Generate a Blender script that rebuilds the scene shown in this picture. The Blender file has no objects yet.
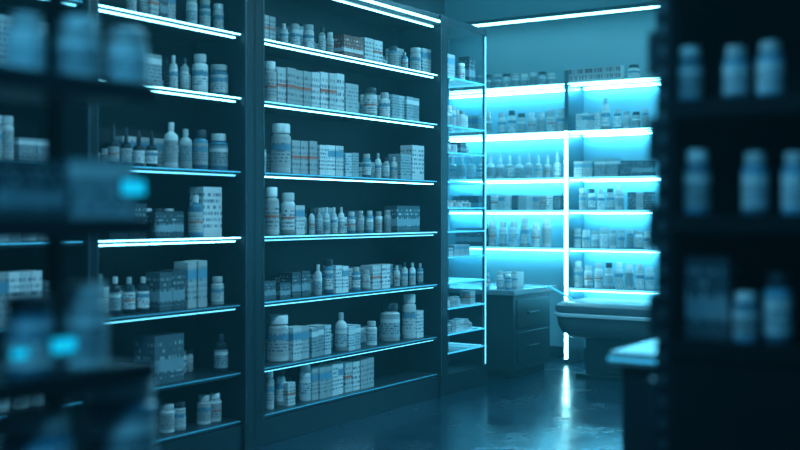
import bpy, math, random
from mathutils import Vector
random.seed(7)
T=math.atan(707/1100.0); S=math.sin(T); C=math.cos(T); F=1100.0
CAMH=1.3
# ------------------------------------------------------------------ materials
MATS={}
def nt(name):
    m=bpy.data.materials.new(name); m.use_nodes=True
    n=m.node_tree.nodes; l=m.node_tree.links
    return m,n,l,n['Principled BSDF']
def plain(name,col,rough=.5,metal=0,noise=0.0,scale=8,spec=.5):
    m,n,l,b=nt(name)
    b.inputs['Roughness'].default_value=rough; b.inputs['Metallic'].default_value=metal
    b.inputs['Specular IOR Level'].default_value=spec
    tc=n.new('ShaderNodeTexCoord'); nz=n.new('ShaderNodeTexNoise'); nz.inputs['Scale'].default_value=scale
    nz.inputs['Detail'].default_value=4
    l.new(tc.outputs['Object'],nz.inputs['Vector'])
    mx=n.new('ShaderNodeMix'); mx.data_type='RGBA'
    mx.inputs[6].default_value=(*[c*(1-noise) for c in col],1); mx.inputs[7].default_value=(*[min(1,c*(1+noise)) for c in col],1)
    l.new(nz.outputs['Fac'],mx.inputs[0]); l.new(mx.outputs[2],b.inputs['Base Color'])
    MATS[name]=m; return m
def item_mat(name,col,rough=.4,trans=0,metal=0):
    m,n,l,b=nt(name)
    g=n.new('ShaderNodeNewGeometry'); mr=n.new('ShaderNodeMapRange')
    mr.inputs['To Min'].default_value=.45; mr.inputs['To Max'].default_value=1.12
    l.new(g.outputs['Random Per Island'],mr.inputs['Value'])
    mx=n.new('ShaderNodeVectorMath'); mx.operation='SCALE'; mx.inputs[0].default_value=col
    l.new(mr.outputs[0],mx.inputs['Scale']); l.new(mx.outputs[0],b.inputs['Base Color'])
    b.inputs['Roughness'].default_value=rough; b.inputs['Metallic'].default_value=metal
    MATS[name]=m
def emis(name,col,st):
    m,n,l,b=nt(name)
    b.inputs['Base Color'].default_value=(*col,1)
    b.inputs['Emission Color'].default_value=(*col,1); b.inputs['Emission Strength'].default_value=st
    MATS[name]=m
def label(name,paper,ink,band,rows=9,band_lo=.62,band_hi=.82,fu=16,thr=.5,gap=.5):
    m,n,l,b=nt(name)
    uv=n.new('ShaderNodeUVMap'); sp=n.new('ShaderNodeSeparateXYZ'); l.new(uv.outputs[0],sp.inputs[0])
    g=n.new('ShaderNodeNewGeometry')
    def M(op,a,bv=None,cv=None):
        x=n.new('ShaderNodeMath'); x.operation=op
        for i,v in enumerate((a,bv,cv)):
            if v is None: continue
            if isinstance(v,(int,float)): x.inputs[i].default_value=v
            else: l.new(v,x.inputs[i])
        return x.outputs[0]
    u,v=sp.outputs[0],sp.outputs[1]
    vr=M('MULTIPLY',v,rows); fl=M('FLOOR',vr); fr=M('FRACT',vr)
    rnd=g.outputs['Random Per Island']
    cx=n.new('ShaderNodeCombineXYZ')
    l.new(M('MULTIPLY',u,fu),cx.inputs[0]); l.new(M('MULTIPLY',fl,5.37),cx.inputs[1]); l.new(M('MULTIPLY',rnd,50),cx.inputs[2])
    nz=n.new('ShaderNodeTexNoise'); nz.inputs['Scale'].default_value=1; nz.inputs['Detail'].default_value=1
    l.new(cx.outputs[0],nz.inputs['Vector'])
    txt=M('MULTIPLY',M('GREATER_THAN',nz.outputs['Fac'],thr),M('GREATER_THAN',fr,gap))
    txt=M('MULTIPLY',txt,M('MULTIPLY',M('GREATER_THAN',v,.12),M('LESS_THAN',v,.9)))
    bandm=M('MULTIPLY',M('GREATER_THAN',v,band_lo),M('LESS_THAN',v,band_hi))
    bandm=M('MULTIPLY',bandm,M('GREATER_THAN',rnd,.4))
    mr=n.new('ShaderNodeMapRange'); mr.inputs['To Min'].default_value=.5; mr.inputs['To Max'].default_value=1.12
    l.new(M('FRACT',M('MULTIPLY',rnd,7.7)),mr.inputs['Value'])
    sc=n.new('ShaderNodeVectorMath'); sc.operation='SCALE'; sc.inputs[0].default_value=paper; l.new(mr.outputs[0],sc.inputs['Scale'])
    m1=n.new('ShaderNodeMix'); m1.data_type='RGBA'; l.new(txt,m1.inputs[0]); l.new(sc.outputs[0],m1.inputs[6]); m1.inputs[7].default_value=(*ink,1)
    m2=n.new('ShaderNodeMix'); m2.data_type='RGBA'; l.new(bandm,m2.inputs[0]); l.new(m1.outputs[2],m2.inputs[6]); m2.inputs[7].default_value=(*band,1)
    l.new(m2.outputs[2],b.inputs['Base Color']); b.inputs['Roughness'].default_value=.45
    MATS[name]=m
plain('dark_metal',(.010,.022,.032),.4,.2,.3)
plain('shelf_metal',(.05,.08,.10),.35,.4,.3)
plain('back_panel_dark',(.006,.015,.022),.6,0,.3)
plain('brushed_steel',(.25,.32,.36),.3,.8,.2)
plain('basin_white',(.55,.66,.70),.22,0,.05)
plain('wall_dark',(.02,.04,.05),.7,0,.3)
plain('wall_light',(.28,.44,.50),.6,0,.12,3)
plain('ceiling_paint',(.10,.17,.20),.7,0,.1)
plain('counter_top',(.18,.25,.28),.25,0,.15,20)
plain('counter_body',(.014,.027,.036),.4,0,.2)
plain('upholstery',(.10,.15,.18),.3,0,.2)
plain('blackish',(.003,.007,.011),.6,0,.2,spec=.25)
item_mat('plastic_white',(.86,.89,.90),.35)
item_mat('plastic_blue',(.16,.42,.58),.3)
item_mat('plastic_dark',(.04,.07,.09),.3)
item_mat('cap_white',(.88,.90,.91),.4)
item_mat('cap_dark',(.06,.08,.10),.4)
item_mat('card_white',(.78,.82,.84),.6)
item_mat('card_dark',(.06,.08,.10),.6)
item_mat('card_red',(.45,.13,.10),.6)
label('label_a',(.90,.92,.93),(.18,.26,.32),(.16,.38,.52),8)
label('label_b',(.88,.90,.91),(.20,.22,.26),(.72,.18,.11),6,.47,.55)
label('label_c',(.64,.75,.80),(.08,.14,.18),(.85,.89,.90),9,.7,.88)
label('label_d',(.10,.15,.18),(.5,.6,.65),(.3,.4,.45),7,.25,.5,thr=.55)
label('label_r',(.58,.19,.14),(.88,.82,.80),(.88,.85,.85),6,.25,.42,thr=.56)
label('label_sign',(.98,.98,.98),(.25,.16,.18),(.9,.92,.92),2.2,.95,.96,fu=38,thr=.5,gap=.35)
LC=(.10,.66,.95)
emis('led_bright',(.26,.82,1.0),7); emis('led_mid',(.18,.74,1.0),2.0); emis('led_dim',LC,.5); emis('led_faint',(.08,.48,.65),.12)
emis('led_wall',(.13,.69,1.0),50); emis('added_fill_panel',(.15,.62,.95),4); emis('led_shelf',(.32,.86,1.0),9)
emis('display_cyan',(.01,.55,.80),.8); emis('led_vertical',(.36,.92,1.0),20)
# thin glass
m,n,l,b=nt('thin_glass'); n.remove(b)
tr=n.new('ShaderNodeBsdfTransparent'); tr.inputs[0].default_value=(.85,.95,.98,1)
gl=n.new('ShaderNodeBsdfGlossy'); gl.inputs['Roughness'].default_value=.05
fr=n.new('ShaderNodeFresnel'); fr.inputs[0].default_value=1.4
ms=n.new('ShaderNodeMixShader'); l.new(fr.outputs[0],ms.inputs[0]); l.new(tr.outputs[0],ms.inputs[1]); l.new(gl.outputs[0],ms.inputs[2])
l.new(ms.outputs[0],n['Material Output'].inputs[0]); MATS['thin_glass']=m
# floor
m,n,l,b=nt('floor_tiles')
tc=n.new('ShaderNodeTexCoord'); br=n.new('ShaderNodeTexBrick'); l.new(tc.outputs['Object'],br.inputs['Vector'])
br.offset=0; br.inputs['Scale'].default_value=1; br.inputs['Brick Width'].default_value=.6; br.inputs['Row Height'].default_value=.6
br.inputs['Mortar Size'].default_value=.006
br.inputs['Color1'].default_value=(.010,.030,.050,1); br.inputs['Color2'].default_value=(.014,.037,.060,1); br.inputs['Mortar'].default_value=(.004,.008,.012,1)
nz=n.new('ShaderNodeTexNoise'); nz.inputs['Scale'].default_value=3; nz.inputs['Detail'].default_value=7; nz.inputs['Roughness'].default_value=.65
l.new(tc.outputs['Object'],nz.inputs['Vector'])
mr=n.new('ShaderNodeMapRange'); mr.inputs['From Min'].default_value=.3; mr.inputs['From Max'].default_value=.7
mr.inputs['To Min'].default_value=.14; mr.inputs['To Max'].default_value=.32
l.new(nz.outputs['Fac'],mr.inputs['Value']); l.new(mr.outputs[0],b.inputs['Roughness']); l.new(br.outputs['Color'],b.inputs['Base Color'])
bp=n.new('ShaderNodeBump'); bp.inputs['Strength'].default_value=.15; bp.inputs['Distance'].default_value=.02
l.new(nz.outputs['Fac'],bp.inputs['Height']); l.new(bp.outputs[0],b.inputs['Normal'])
MATS['floor_tiles']=m
# ------------------------------------------------------------------ mesh builder
class Frame:
    def __init__(s,kind,off): s.k=kind; s.off=off
    def w(s,u,v,h):
        if s.k=='L': return (-s.off-v,u,h)      # faces +X, runs along +Y
        if s.k=='B': return (u,s.off+v,h)       # faces -Y, runs along +X
        return (u,v,h)
    def hit(s,px,v):
        k=(px-400)/F; dx=-S+C*k; dy=C+S*k
        if s.k=='L': t=(s.off+v)/(-dx); return t*dy,t
        t=(s.off+v)/dy; return t*dx,t
W=Frame('W',0)
class MB:
    def __init__(s,fr=W): s.f=fr; s.v=[]; s.fc=[]; s.m=[]; s.uv=[]; s.ml=[]
    def mi(s,n):
        if n not in s.ml: s.ml.append(n)
        return s.ml.index(n)
    def box(s,u0,u1,v0,v1,h0,h1,mat,front=None,rot=0,side=None,top=None):
        b=len(s.v); cu=(u0+u1)/2; cv=(v0+v1)/2; c=math.cos(rot); sn=math.sin(rot)
        for (u,v,h) in [(u0,v0,h0),(u1,v0,h0),(u1,v1,h0),(u0,v1,h0),(u0,v0,h1),(u1,v0,h1),(u1,v1,h1),(u0,v1,h1)]:
            du=u-cu; dv=v-cv
            s.v.append(s.f.w(cu+du*c-dv*sn,cv+du*sn+dv*c,h))
        q=[(0,1,5,4),(1,2,6,5),(2,3,7,6),(3,0,4,7),(4,5,6,7),(3,2,1,0)]
        mm=[front or mat,side or mat,mat,side or mat,top or mat,mat]
        for f,mt in zip(q,mm):
            s.fc.append([b+i for i in f]); s.m.append(s.mi(mt)); s.uv+= [(0,0),(1,0),(1,1),(0,1)]
    def loft(s,secs,mat,close=True):
        b=len(s.v); k=len(secs[0])
        for r in secs:
            for p in r: s.v.append(s.f.w(*p))
        for j in range(len(secs)-1):
            for i in range(k):
                q=(i+1)%k
                s.fc.append([b+j*k+i,b+j*k+q,b+(j+1)*k+q,b+(j+1)*k+i]); s.m.append(s.mi(mat)); s.uv+=[(0,0)]*4
        s.fc.append([b+i for i in range(k)][::-1]); s.m.append(s.mi(mat)); s.uv+=[(0,0)]*k
        t=b+(len(secs)-1)*k
        s.fc.append([t+i for i in range(k)]); s.m.append(s.mi(mat)); s.uv+=[(0,0)]*k
    def lathe(s,u,v,h,prof,seg=20,ang=0):
        b=len(s.v)
        for (r,hh,_,_) in prof:
            for i in range(seg):
                a=ang+2*math.pi*i/seg
                s.v.append(s.f.w(u+r*math.cos(a),v+r*math.sin(a),h+hh))
        for j in range(len(prof)-1):
            mt=s.mi(prof[j][2]); a0=prof[j][3]; a1=prof[j+1][3]
            for i in range(seg):
                k=(i+1)%seg
                s.fc.append([b+j*seg+i,b+j*seg+k,b+(j+1)*seg+k,b+(j+1)*seg+i]); s.m.append(mt)
                s.uv+=[(i/seg*2.5,a0),((i+1)/seg*2.5,a0),((i+1)/seg*2.5,a1),(i/seg*2.5,a1)]
        s.fc.append([b+i for i in range(seg)][::-1]); s.m.append(s.mi(prof[0][2])); s.uv+=[(0,0)]*seg
        t=b+(len(prof)-1)*seg
        s.fc.append([t+i for i in range(seg)]); s.m.append(s.mi(prof[-2][2])); s.uv+=[(0,0)]*seg
    def make(s,name,bevel=0,parent=None,smooth=True):
        if not s.v: return None
        me=bpy.data.meshes.new(name); me.from_pydata(s.v,[],s.fc)
        for n_ in s.ml: me.materials.append(MATS[n_])
        me.polygons.foreach_set('material_index',s.m)
        uvl=me.uv_layers.new(name='UVMap')
        flat=[c for p in s.uv for c in p]; uvl.data.foreach_set('uv',flat)
        if smooth:
            me.polygons.foreach_set('use_smooth',[True]*len(me.polygons))
            me.set_sharp_from_angle(angle=math.radians(38))
        me.update()
        o=bpy.data.objects.new(name,me); bpy.context.scene.collection.objects.link(o)
        if bevel:
            md=o.modifiers.new('bevel','BEVEL'); md.width=bevel; md.segments=2; md.limit_method='ANGLE'
        if parent: o.parent=parent
        return o
def rrect(x0,x1,y0,y1,h,r,n=6):
    pts=[]
    for (cx,cy,a0) in [(x1-r,y1-r,0),(x0+r,y1-r,90),(x0+r,y0+r,180),(x1-r,y0+r,270)]:
        for i in range(n+1):
            a=math.radians(a0+90*i/n); pts.append((cx+r*math.cos(a),cy+r*math.sin(a),h))
    return pts
def bottle(mb,u,v,h,r,H,style='pill',body=None,cap=None,lab=None,seg=20):
    body=body or random.choice(['plastic_white','plastic_white','plastic_white','plastic_blue'])
    cap=cap or random.choice(['cap_white','cap_white','cap_white','cap_dark'])
    lab=lab or random.choice(['label_a','label_a','label_b','label_c'])
    if style=='pill': sh,nk,cr,cb=.72,.78,.80,.80
    elif style=='jar': sh,nk,cr,cb=.74,.80,.93,.81
    elif style=='tall': sh,nk,cr,cb=.66,.80,.45,.82
    else: sh,nk,cr,cb=.60,.74,.38,.76
    nr=r*cr*.82
    b0=.12; b1=sh-.06
    P=[(r*.93,0,body,0),(r,.02*H,body,0),(r,b0*H,body,0),(r*1.015,b0*H+.0005,lab,0),(r*1.015,b1*H,body,1),(r,b1*H+.0005,body,1),
       (r,sh*H,body,1),(r*.9,(sh+(nk-sh)*.5)*H,body,1),(nr,nk*H,body,1),(nr,cb*H,cap,1),
       (r*cr,cb*H+.0005,cap,1),(r*cr,.975*H,cap,1),(r*cr*.92,H,cap,1)]
    mb.lathe(u,v,h,P,seg,random.random()*6)
    if style=='drop':
        mb.lathe(u,v,h+H*.985,[(r*.28,0,cap,0),(r*.28,H*.10,cap,0),(r*.12,H*.2,cap,0),(r*.10,H*.22,cap,0)],12)
def carton(mb,u0,u1,v0,d,h,H,rot=0,lab=None,card=None):
    lab=lab or random.choice(['label_a','label_a','label_b','label_c','label_d'])
    card=card or {'label_d':'card_dark','label_r':'card_red'}.get(lab,'card_white')
    mb.box(u0,u1,v0,v0+d,h,h+H,card,front=lab,side=lab,rot=rot)
class Row:
    """products standing on one shelf board"""
    def __init__(s,fr,h): s.f=fr; s.h=h+.0008; s.b=MB(fr); s.c=MB(fr)
    def bot(s,p0,p1,ph,style='pill',v=.05,n=1,**kw):
        w=(p1-p0)/n
        for i in range(n):
            pc=p0+(i+.5)*w
            vv=v+(random.random()*.03 if n>1 else 0)
            _,t=s.f.hit(pc,vv); r=w*(.5 if n==1 else random.uniform(.38,.46))*t/F
            u,t=s.f.hit(pc,vv+r)
            bottle(s.b,u,vv+r,s.h,r,ph*t/F*(1 if n==1 else random.uniform(.88,1.08)),style,**kw)
    def box(s,p0,p1,ph,v=.035,n=1,d=.1,side=.0,jit=.06,**kw):
        u0,t0=s.f.hit(p0,v); u1,t1=s.f.hit(p1,v); u0+=side
        w=(u1-u0)/n
        for i in range(n):
            H=ph*(t0+(t1-t0)*(i+.5)/n)/F*(1-random.random()*jit)
            carton(s.c,u0+i*w+.0025,u0+(i+1)*w-.0025,v+random.random()*.015,d,s.h,H,**kw)
    def fill(s,u0,u1,v0=.2,dmax=.11,hmin=.1,hmax=.22,gap=.015,dens=.9,pb=.5):
        u=u0+.01
        while u<u1-.09:
            if random.random()>dens: u+=.1; continue
            if random.random()<pb:
                r=random.uniform(.022,.042); H=random.uniform(hmin,hmax)*.9
                st=random.choice(['pill','pill','jar','tall']); n=random.randint(1,4)
                for i in range(n):
                    if u+2*r>u1-.01: break
                    bottle(s.b,u+r,v0+r+.004,s.h,r,H,st,body='plastic_white',seg=16); u+=2*r+.006
            else:
                w=random.uniform(.04,.1); H=random.uniform(hmin,hmax); n=random.randint(1,4)
                lb=random.choice(['label_a','label_b','label_c','label_d'])
                for i in range(n):
                    if u+w>u1-.01: break
                    carton(s.c,u,u+w-.003,v0,random.uniform(.06,dmax),s.h,H,lab=lb); u+=w
            u+=random.random()*gap*2
    def make(s):
        s.b.make('medicine_bottles'); s.c.make('medicine_boxes',smooth=False)
# ------------------------------------------------------------------ room
def room(name,a,b,mat):
    m=MB(); m.box(a[0],b[0],a[1],b[1],a[2],b[2],mat); return m.make(name,smooth=False)
room('floor',(-5.5,-2.2,-.1),(2.2,9.4,0),'floor_tiles')
room('ceiling',(-5.5,-2.2,3.06),(2.2,9.4,3.16),'ceiling_paint')
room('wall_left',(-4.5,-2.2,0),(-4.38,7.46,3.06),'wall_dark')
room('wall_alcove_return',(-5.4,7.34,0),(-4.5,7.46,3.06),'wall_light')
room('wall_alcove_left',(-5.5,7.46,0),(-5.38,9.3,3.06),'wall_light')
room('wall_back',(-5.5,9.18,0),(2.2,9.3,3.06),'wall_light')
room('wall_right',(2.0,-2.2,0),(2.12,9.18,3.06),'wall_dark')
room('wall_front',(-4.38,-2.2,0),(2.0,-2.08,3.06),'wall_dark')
m=MB(); m.box(-5.38,2,9.165,9.18,0,.1,'dark_metal'); m.make('baseboard_back')
# ------------------------------------------------------------------ left run shelving
LF=Frame('L',4.0)
LV=[.17,.433,.805,1.176,1.536,1.94,2.29]
D=.34
def unit(u0,u1,pl,pr,leds,name='pharmacy_shelving_unit',under={}):
    m=MB(LF)
    m.box(u0-pl,u0,-.03,D,0,2.71,'dark_metal'); m.box(u1,u1+pr,-.03,D,0,2.71,'dark_metal')
    for q in (u0-.012,u1+.008): m.box(q,q+.004,-.033,-.030,.15,2.62,'brushed_steel')
    m.box(u0,u1,D-.015,D,0,2.71,'back_panel_dark')
    m.box(u0,u1,-.015,D-.015,0,.145,'dark_metal')
    m.box(u0,u1,-.02,D-.015,2.63,2.71,'dark_metal')
    m.box(u0,u1,-.028,-.02,2.655,2.672,leds[7])
    m.box(u0+.03,u1-.03,.01,.025,2.622,2.63,'led_bright')
    for i,h in enumerate(LV):
        m.box(u0,u1,0,D-.015,h-.022,h,'shelf_metal')
        m.box(u0+.005,u1-.005,-.007,0,h-.009,h-.003,leds[i])
        m.box(u0+.005,u1-.005,D-.03,D-.018,h,h+.025,'dark_metal')
        if i in under: m.box(u0+.03,u1-.03,.010,.022,h-.029,h-.022,under[i])
    return m.make(name,bevel=.002,smooth=False)
f,d,mi,br_='led_faint','led_dim','led_mid','led_bright'
unit(1.9,3.50,.08,.035,[f,f,f,d,f,d,d,d],under={6:mi,5:mi})
unit(3.57,4.605,.035,.09,[f,f,f,br_,d,br_,br_,mi],under={6:br_,5:br_,4:mi,3:br_,2:mi})
unit(4.775,6.708,.09,.10,[f,f,d,mi,d,mi,br_,br_],under={6:br_,5:br_,4:br_,3:mi,2:mi,1:mi})
# bay B rows
def rows():
    R=Row(LF,LV[6])
    R.box(263,276,26,n=2,lab='label_b'); R.bot(280,288,22,'tall'); R.bot(290,300,24); R.bot(303,314,26,'jar'); R.bot(318,334,24,'pill',n=2)
    R.box(344,364,23,n=2,lab='label_r'); R.box(366,384,24,n=2,lab='label_b'); R.bot(388,398,22,n=1); R.bot(401,408,18,'tall'); R.bot(410,421,25,'jar'); R.box(424,434,26,lab='label_a')
    R.fill(4.85,6.6,.19,hmax=.2); R.make()
    R=Row(LF,LV[5])
    R.bot(263,277,42,'pill'); R.box(279,345,38,n=8,lab='label_b'); R.box(347,360,30,n=1,lab='label_a'); R.bot(363,377,29,'jar'); R.bot(379,390,26); R.box(393,420,25,n=4,lab='label_c',d=.08)
    R.fill(4.85,6.6,.19,hmax=.22); R.make()
    R=Row(LF,LV[4])
    R.box(262,267,24,lab='label_c'); R.bot(271,291,50,'jar',body='plastic_white',cap='cap_white',lab='label_a'); R.box(294,318,34,n=3,lab='label_b'); R.box(320,345,32,n=3,lab='label_a'); R.box(346,360,25,n=2,lab='label_c'); R.bot(362,371,24,n=1); R.bot(374,398,24,'tall',n=3)
    R.box(401,412,27,lab='label_c'); R.box(414,426,35,lab='label_a')
    R.fill(4.85,6.6,.2,hmax=.2); R.make()
    R=Row(LF,LV[3])
    R.bot(264,279,48,'pill',cap='cap_white',lab='label_b'); R.bot(281,295,42,'jar'); R.box(297,306,30,lab='label_a'); R.bot(308,345,26,'tall',n=5); R.bot(347,392,21,'pill',n=5); R.box(397,420,27,lab='label_d')
    R.fill(4.85,6.6,.2,hmax=.17); R.make()
    R=Row(LF,LV[2])
    R.box(265,278,20,lab='label_d'); R.box(280,291,16,n=1,lab='label_d'); R.box(294,312,26,n=2,lab='label_d'); R.bot(314,322,30,'tall'); R.bot(324,333,34,'jar'); R.box(336,349,28,n=2,lab='label_a'); R.bot(351,371,22,'pill',n=2)
    R.box(374,391,24,n=2,lab='label_b'); R.bot(393,424,22,'tall',n=4)
    R.fill(4.85,6.6,.2,hmax=.15,pb=.3); R.make()
    R=Row(LF,LV[1])
    R.bot(267,289,46,'jar',body='plastic_white',cap='cap_white',lab='label_a'); R.box(293,310,34,n=2,lab='label_a'); R.box(312,333,30,n=3,lab='label_c'); R.bot(335,347,38,'tall'); R.box(349,362,24,n=2,lab='label_c'); R.bot(366,377,24)
    R.bot(380,400,38,'pill',cap='cap_dark',lab='label_c'); R.bot(402,416,44,'jar',lab='label_a'); R.box(418,425,28,lab='label_a')
    R.fill(4.85,6.6,.2,hmax=.14,pb=.2); R.make()
    R=Row(LF,LV[0])
    R.bot(264,286,38,n=2,lab='label_a'); R.box(289,297,24,lab='label_b'); R.bot(299,311,36,'jar'); R.box(313,345,32,n=5,lab='label_a'); R.box(347,375,30,n=4,lab='label_b')
    R.fill(4.85,6.0,.2,hmax=.16); R.make()
    # bay A
    R=Row(LF,LV[6]); R.bot(125,150,34,n=2); R.box(152,178,30,n=3); R.bot(185,225,30,'jar',n=3); R.make()
    R=Row(LF,LV[5])
    R.box(133,163,34,n=2,lab='label_c'); R.bot(168,190,36,'tall',n=2); R.bot(192,208,40,'pill',lab='label_a'); R.bot(210,228,32,'jar'); R.bot(112,130,36,n=1)
    R.fill(3.65,4.5,.2,hmax=.18); R.make()
    R=Row(LF,LV[4])
    R.bot(107,158,34,'drop',n=4,body='plastic_dark',cap='cap_dark'); R.bot(164,178,46,'tall',lab='label_a'); R.bot(179,192,40,'tall'); R.bot(193,208,40,'pill'); R.bot(209,228,37,'pill',lab='label_c')
    R.fill(3.65,4.5,.2,hmax=.18); R.make()
    R=Row(LF,LV[3])
    R.box(110,148,36,n=2,lab='label_d'); R.box(155,186,28,n=2,lab='label_d',d=.14); R.bot(188,203,42,'tall',v=.03,cap='cap_white'); R.box(204,223,50,v=.05,lab='label_a')
    R.fill(3.65,4.5,.22,hmax=.2,pb=.3); R.make()
    R=Row(LF,LV[2])
    R.bot(108,150,36,'tall',n=3,body='plastic_dark'); R.box(160,186,40,n=2,lab='label_d'); R.box(189,208,48,n=2,lab='label_a'); R.bot(211,224,28)
    R.fill(3.65,4.5,.22,hmax=.2,pb=.3); R.make()
    R=Row(LF,LV[1])
    for k in range(5): R.c.box(3.72,3.98,.03,.26,R.h+k*.022,R.h+k*.022+.02,'card_white',front='label_c',rot=.04*(k%3-1))
    R.box(156,186,48,n=1,lab='label_d',d=.15); R.bot(214,228,38,'tall',body='plastic_dark',cap='cap_dark',lab='label_c')
    R.fill(4.1,4.5,.22,hmax=.14); R.make()
    R=Row(LF,LV[0]); R.fill(3.62,4.55,.05,hmax=.18); R.make()
    for h in LV:
        R=Row(LF,h); R.fill(1.95,3.45,.05,hmax=.24); R.make()
rows()
# ------------------------------------------------------------------ glass display cabinet (end of run)
m=MB(LF); a,b_=6.815,7.42
for (u,v) in [(a,-.01),(b_-.02,-.01),(b_-.02,D-.03)]:
    m.box(u,u+.02,v,v+.02,.145,2.71,'brushed_steel')
for u in (a+.003,b_-.012): m.box(u,u+.007,-.014,-.010,.16,2.65,'led_mid')
m.box(a,b_,D-.01,D,.145,2.71,'wall_light')
m.box(a,b_+.02,-.015,D,0,.145,'dark_metal'); m.box(a,b_,-.015,D,2.66,2.71,'dark_metal')
CL=[.30,.433,.62,.805,.99,1.176,1.35,1.536,1.75,1.94,2.29]
for h in CL:
    m.box(a+.02,b_-.02,.0,D-.01,h-.012,h,'thin_glass'); m.box(a,b_,-.012,-.002,h-.010,h,'led_dim')
    m.box(b_-.018,b_-.006,.01,D-.03,h-.01,h,'led_mid')
m.box(b_-.014,b_-.010,.01,D-.03,.145,2.66,'thin_glass')
m.make('glass_display_cabinet',smooth=False)
for h,nx in [(2.29,.3),(1.94,.28),(1.75,.14),(1.35,.12),(.99,.14),(.433,.12),(.62,.14)]:
    R=Row(LF,h); R.fill(6.85,7.38,.05,hmin=nx*.4,hmax=nx*.7,pb=.3); R.make()
# ------------------------------------------------------------------ back wall shelving
BF=Frame('B',8.83)
BL=[.66,1.005,1.335,1.62,2.02,2.437]
m=MB(BF); bd=.335
ups=[-5.34,-3.955,-2.9,-1.9,-.9,.1,1.1]
for i,u in enumerate(ups): m.box(u-.018,u+.018,0,bd,0,2.55,'brushed_steel')
for i in range(len(ups)-1):
    u0=ups[i]+.018; u1=ups[i+1]-.018
    for j,h in enumerate(BL):
        if i==0 and j==0: continue
        m.box(u0,u1,0,bd,h-.02,h,'counter_top')
        m.box(u0,u1,-.008,0,h-.012,h-.003,'led_bright' if j>=4 else 'led_mid')
        m.box(u0+.02,u1-.02,bd-.05,bd-.035,h-.032,h-.02,'led_wall')
        m.box(u0+.02,u1-.02,.004,.02,h-.028,h-.02,'led_shelf')
m.make('wall_shelving_backlit',smooth=False)
m=MB(BF); m.box(-3.962,-3.948,-.022,0,.04,2.02,'led_vertical'); m.box(-3.97,-3.94,-.02,-.0,.0,.04,'dark_metal'); m.make('vertical_led_light')
R=Row(BF,BL[5])
R.box(455,478,16,n=3); R.bot(484,556,14,'jar',n=8,lab='label_c'); R.c.box(*[BF.hit(p,.05)[0] for p in (567,622)],.012,.10,R.h,R.h+.125,'card_white',front='label_sign'); R.bot(628,640,15,n=1); R.make()
R=Row(BF,BL[4]); R.box(450,478,20,n=4); R.bot(484,492,24); R.bot(497,566,22,n=7,body='plastic_white'); R.box(575,600,18,n=4,lab='label_a'); R.bot(601,610,32,'tall'); R.bot(613,650,19,n=4); R.make()
R=Row(BF,BL[3]); R.bot(448,562,21,'drop',n=12,body='plastic_white',cap='cap_white'); R.box(573,592,16,n=2,lab='label_a'); R.box(594,618,18,n=2,lab='label_c'); R.box(620,652,16,n=3,lab='label_d'); R.make()
R=Row(BF,BL[2]); R.box(452,478,15,n=4,lab='label_d'); R.box(484,560,15,n=11); R.bot(578,624,23,n=5,body='plastic_white'); R.box(627,652,18,n=3); R.make()
R=Row(BF,BL[1]); R.box(455,485,18,n=3,lab='label_d'); R.bot(487,552,27,'pill',n=6,cap='cap_white'); R.bot(573,652,19,'jar',n=9); R.make()
R=Row(BF,BL[0]); R.bot(573,655,25,'pill',n=8,body='plastic_white'); R.make()
for h in BL:
    R=Row(BF,h); R.fill(-2.85,1.0,.05,hmax=.2); R.make()
# ------------------------------------------------------------------ desk in the recess
m=MB(); m.box(-4.75,-3.92,7.74,8.42,.06,.66,'counter_body'); m.box(-4.7,-3.95,7.78,8.38,0,.06,'blackish')
m.box(-4.8,-3.89,7.70,8.50,.66,.70,'counter_top'); m.box(-3.925,-3.914,7.8,8.36,.12,.36,'counter_body'); m.box(-3.925,-3.914,7.8,8.36,.39,.62,'counter_body')
m.box(-3.914,-3.90,7.98,8.18,.23,.245,'shelf_metal'); m.box(-3.914,-3.90,7.98,8.18,.5,.515,'shelf_metal')
m.make('pharmacy_desk',bevel=.004)
m=MB(); m.f=W
for k,(x,y) in enumerate([(-4.02,7.85),(-4.12,7.9),(-4.22,7.86),(-4.03,7.98)]): bottle(m,x,y,.701,.028,.12+.02*(k%2),'pill')
m.make('medicine_bottles')
m=MB(); m.box(-4.2,-4.08,8.1,8.25,.701,.82,'card_white',front='label_a'); m.make('medicine_boxes',smooth=False)
# ------------------------------------------------------------------ rounded basin-shaped bench on a pedestal
def bench():
    x0,x1,y0,y1=-3.74,-2.72,7.98,8.62
    e=bpy.data.objects.new('rounded_bench',None); bpy.context.scene.collection.objects.link(e)
    def sec(ins,h,r): return rrect(x0+ins,x1-ins,y0+ins,y1-ins,h,r)
    m=MB(); m.loft([sec(.20,.31,.06),sec(.12,.32,.09),sec(.06,.36,.12),sec(.03,.42,.14),sec(.02,.485,.15)],'upholstery'); m.make('shell',parent=e)
    m=MB(); m.loft([sec(.012,.485,.15),sec(0,.492,.16),sec(0,.510,.16),sec(.012,.518,.15)],'basin_white'); m.make('rim',parent=e)
    m=MB(); m.loft([sec(.02,.518,.15),sec(.01,.54,.15),sec(.015,.575,.15),sec(.05,.598,.13),sec(.10,.605,.1)],'upholstery'); m.make('cushion',parent=e)
    m=MB(); m.box(x0+.24,x1-.22,y0+.2,y1-.16,.03,.32,'counter_body'); m.box(x0+.18,x1-.16,y0+.14,y1-.1,0,.03,'blackish'); m.make('pedestal',parent=e,bevel=.008)
bench()
cu=bpy.data.curves.new('handrail','CURVE'); cu.dimensions='3D'; cu.bevel_depth=.009
sp=cu.splines.new('POLY'); pts=[(-3.885,8.3,.69),(-3.87,8.3,.70),(-3.80,8.3,.67),(-3.66,8.3,.60),(-3.62,8.3,.585)]
sp.points.add(4)
for p,q in zip(sp.points,pts): p.co=(*q,1)
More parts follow.
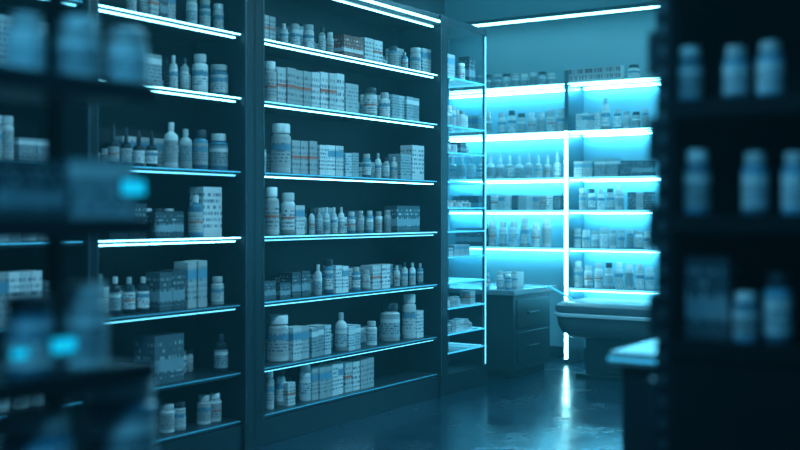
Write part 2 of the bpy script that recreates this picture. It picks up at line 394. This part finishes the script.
cu.materials.append(MATS['led_dim']); o=bpy.data.objects.new('handrail',cu); bpy.context.scene.collection.objects.link(o)  # bar is no lamp; its bright edge is put in as a dim glow
# ------------------------------------------------------------------ service counter (right, mid-ground)
m=MB(); m.box(-1.19,.9,3.05,4.5,.08,.86,'counter_body'); m.box(-1.15,.86,3.1,4.46,0,.08,'blackish'); m.box(-1.22,.93,3.02,4.53,.86,.9,'counter_top')
m.box(-1.224,-1.22,3.02,4.53,.874,.884,'led_dim'); m.box(-1.22,.93,3.016,3.02,.874,.884,'led_dim')
for x in (-1.16,-.48,.2): m.box(x,x+.64,3.036,3.05,.12,.82,'counter_body'); m.box(x+.27,x+.39,3.022,3.036,.74,.755,'brushed_steel')
m.make('service_counter',bevel=.004)
# ------------------------------------------------------------------ right foreground rack
RF=Frame('B',2.44)
RL=[.45,.73,1.012,1.295,1.553,1.83,2.1]
m=MB(RF); x0,x1=-.835,.35
m.box(x0,x1,.29,.30,0,2.35,'blackish'); m.box(x1,x1+.03,0,.3,0,2.35,'blackish')
m.box(x0-.006,x0+.006,.02,.29,0,2.35,'blackish')
m.box(x0-.035,x0,0,.03,0,2.35,'dark_metal')
for hx in range(0,46): m.box(x0-.026,x0-.012,-.003,.0,hx*.05+.01,hx*.05+.035,'brushed_steel')
for hx in range(0,12): m.box(x0-.055,x0-.035,.0,.02,hx*.2+.02,hx*.2+.12,'shelf_metal')
for h in RL:
    m.box(x0,x1,0,.29,h-.03,h,'blackish'); m.box(x0,x1,-.012,0,h-.035,h+.004,'blackish')
m.box(x0,x1,.0,.29,2.32,2.35,'blackish'); m.box(x0,x1,0,.29,0,.60,'blackish')
m.box(x0,x1,-.004,0,.60,.975,'blackish')
m.make('storage_rack',smooth=False)
kw=dict(v=.03,body='plastic_blue',cap='cap_white',lab='label_c')
R=Row(RF,RL[4]); R.bot(676,703,57,**kw); R.bot(723,748,55,**kw); R.bot(757,784,58,**kw); R.fill(-.5,.3,.05); R.make()
R=Row(RF,RL[3]); R.bot(684,711,66,**kw); R.bot(742,768,64,**kw); R.bot(782,808,64,**kw); R.fill(-.44,.3,.05,hmax=.16); R.make()
R=Row(RF,RL[2]); R.box(684,729,84,v=.05,d=.1,lab='label_d'); R.bot(733,758,50,**kw); R.bot(764,792,70,v=.05,body='plastic_blue',cap='cap_dark',lab='label_c'); R.fill(-.5,.3,.05,hmax=.16); R.make()
R=Row(RF,RL[5]); R.fill(-.78,.3,.1,hmax=.15,dens=.7); R.make()
# ------------------------------------------------------------------ left foreground gondola rack
GF=Frame('L',1.66)
GL=[.35,.72,.99,1.285,1.56,1.82]
m=MB(GF); g0,g1=.2,1.64
for u in (g0,g1-.03):
    m.box(u,u+.03,.27,.30,0,2.2,'dark_metal'); m.box(u,u+.03,.0,.27,0,.05,'dark_metal')
for h in GL:
    m.box(g0,g1,0,.30,h-.022,h,'shelf_metal'); m.box(g0,g1,-.006,0,h-.03,h+.006,'dark_metal')
m.make('gondola_rack',bevel=.002,smooth=False)
kw=dict(body='plastic_white',cap='cap_white',lab='label_c')
R=Row(GF,GL[4]); R.bot(56,100,66,'jar',v=.03,**kw); R.bot(103,148,60,'jar',v=.03,**kw); R.bot(5,45,62,v=.03); R.fill(.3,1.1,.05); R.make()
R=Row(GF,GL[3]); R.box(80,140,62,v=.03,d=.1,lab='label_c'); R.box(10,70,66,v=.03,d=.1,lab='label_d'); R.fill(.3,1.1,.05,hmax=.17); R.make()
R=Row(GF,GL[2]); R.bot(60,108,84,'jar',v=.03,**kw); R.bot(4,54,80,'jar',v=.03,body='plastic_blue'); R.fill(.3,1.1,.05); R.make()
R=Row(GF,GL[1]); R.bot(84,158,116,'jar',v=.01,body='plastic_blue',cap='cap_white',lab='label_c'); R.bot(0,74,104,'jar',v=.01,body='plastic_blue',cap='cap_white',lab='label_c'); R.fill(.3,1.05,.05); R.make()
R=Row(GF,GL[0]); R.fill(.3,1.6,.05); R.make()
R=Row(GF,GL[5]); R.fill(.3,1.6,.05); R.make()
def tag(p0,p1,h,hh,v):
    u0,_=GF.hit(p0,v); u1,_=GF.hit(p1,v); m=MB(GF); m.box(u0-.004,u1+.004,v-.004,v,h-.004,h+hh+.004,'blackish'); m.box(u0,u1,v-.006,v-.004,h,h+hh,'display_cyan'); m.make('digital_price_tag',smooth=False)
tag(120,143,1.338,.030,-.012); tag(50,74,1.04,.028,-.012); tag(10,26,1.04,.018,-.012)
# ------------------------------------------------------------------ ceiling strip at the back, added fill lamps elsewhere
def lamp(x0,x1,y0,y1,mat,e=0,col=(.36,.77,1.0)):
    m=MB(); m.box(x0-.02,x1+.02,y0-.02,y1+.02,3.03,3.06,'dark_metal'); m.box(x0,x1,y0,y1,3.022,3.03,mat); o=m.make('ceiling_strip_or_fill',smooth=False)
    if e:
        ld=bpy.data.lights.new('added_fill_area','AREA'); ld.shape='RECTANGLE'; ld.size=x1-x0; ld.size_y=y1-y0; ld.energy=e; ld.color=col
        lo=bpy.data.objects.new('lamp',ld); lo.location=((x0+x1)/2,(y0+y1)/2,3.015); bpy.context.scene.collection.objects.link(lo); lo.parent=o
lamp(-2.1,-1.8,1.0,3.4,'added_fill_panel',32,(.36,.78,1.0)); lamp(-2.1,-1.8,4.2,6.6,'added_fill_panel',50,(.40,.80,1.0))  # added out of view to brighten the left run and aisle
lamp(-5.2,.5,8.84,8.9,'led_shelf')
lamp(-4.0,-2.6,7.1,7.3,'added_fill_panel',26,(.25,.75,1.0))  # added fill, out of view, for fronts of desk, bench and back shelves
lamp(-1.1,-.6,-1.2,1.0,'added_fill_panel',36,(.12,.62,1.0))  # added fill near the camera to light both foreground racks
w=bpy.data.worlds.new('w'); bpy.context.scene.world=w; w.use_nodes=True
wn=w.node_tree.nodes; wl=w.node_tree.links
wn['Background'].inputs[0].default_value=(.02,.12,.18,1); wn['Background'].inputs[1].default_value=.1
vp=wn.new('ShaderNodeVolumePrincipled'); vp.inputs['Color'].default_value=(.3,.9,1,1); vp.inputs['Density'].default_value=.016; vp.inputs['Anisotropy'].default_value=.4
vp.inputs['Emission Strength'].default_value=.0005; vp.inputs['Emission Color'].default_value=(.02,.55,.8,1)  # haze glows teal by itself, standing in for scattered light
wl.new(vp.outputs[0],wn['World Output'].inputs['Volume'])
# ------------------------------------------------------------------ camera
cd=bpy.data.cameras.new('camera'); cam=bpy.data.objects.new('camera',cd); bpy.context.scene.collection.objects.link(cam)
cam.location=(0,0,CAMH); cam.rotation_euler=(math.pi/2,0,T); cd.sensor_width=36; cd.lens=49.5; cd.shift_y=-11/800
cd.clip_start=.05; cd.dof.use_dof=True; cd.dof.focus_distance=7.3; cd.dof.aperture_fstop=1.2
bpy.context.scene.camera=cam
vs=bpy.context.scene.view_settings
vs.view_transform='Standard'; vs.exposure=0
for lk in ('Medium High Contrast','Standard - Medium High Contrast'):
    try: vs.look=lk; print('look',lk); break
    except Exception as e: print(e)
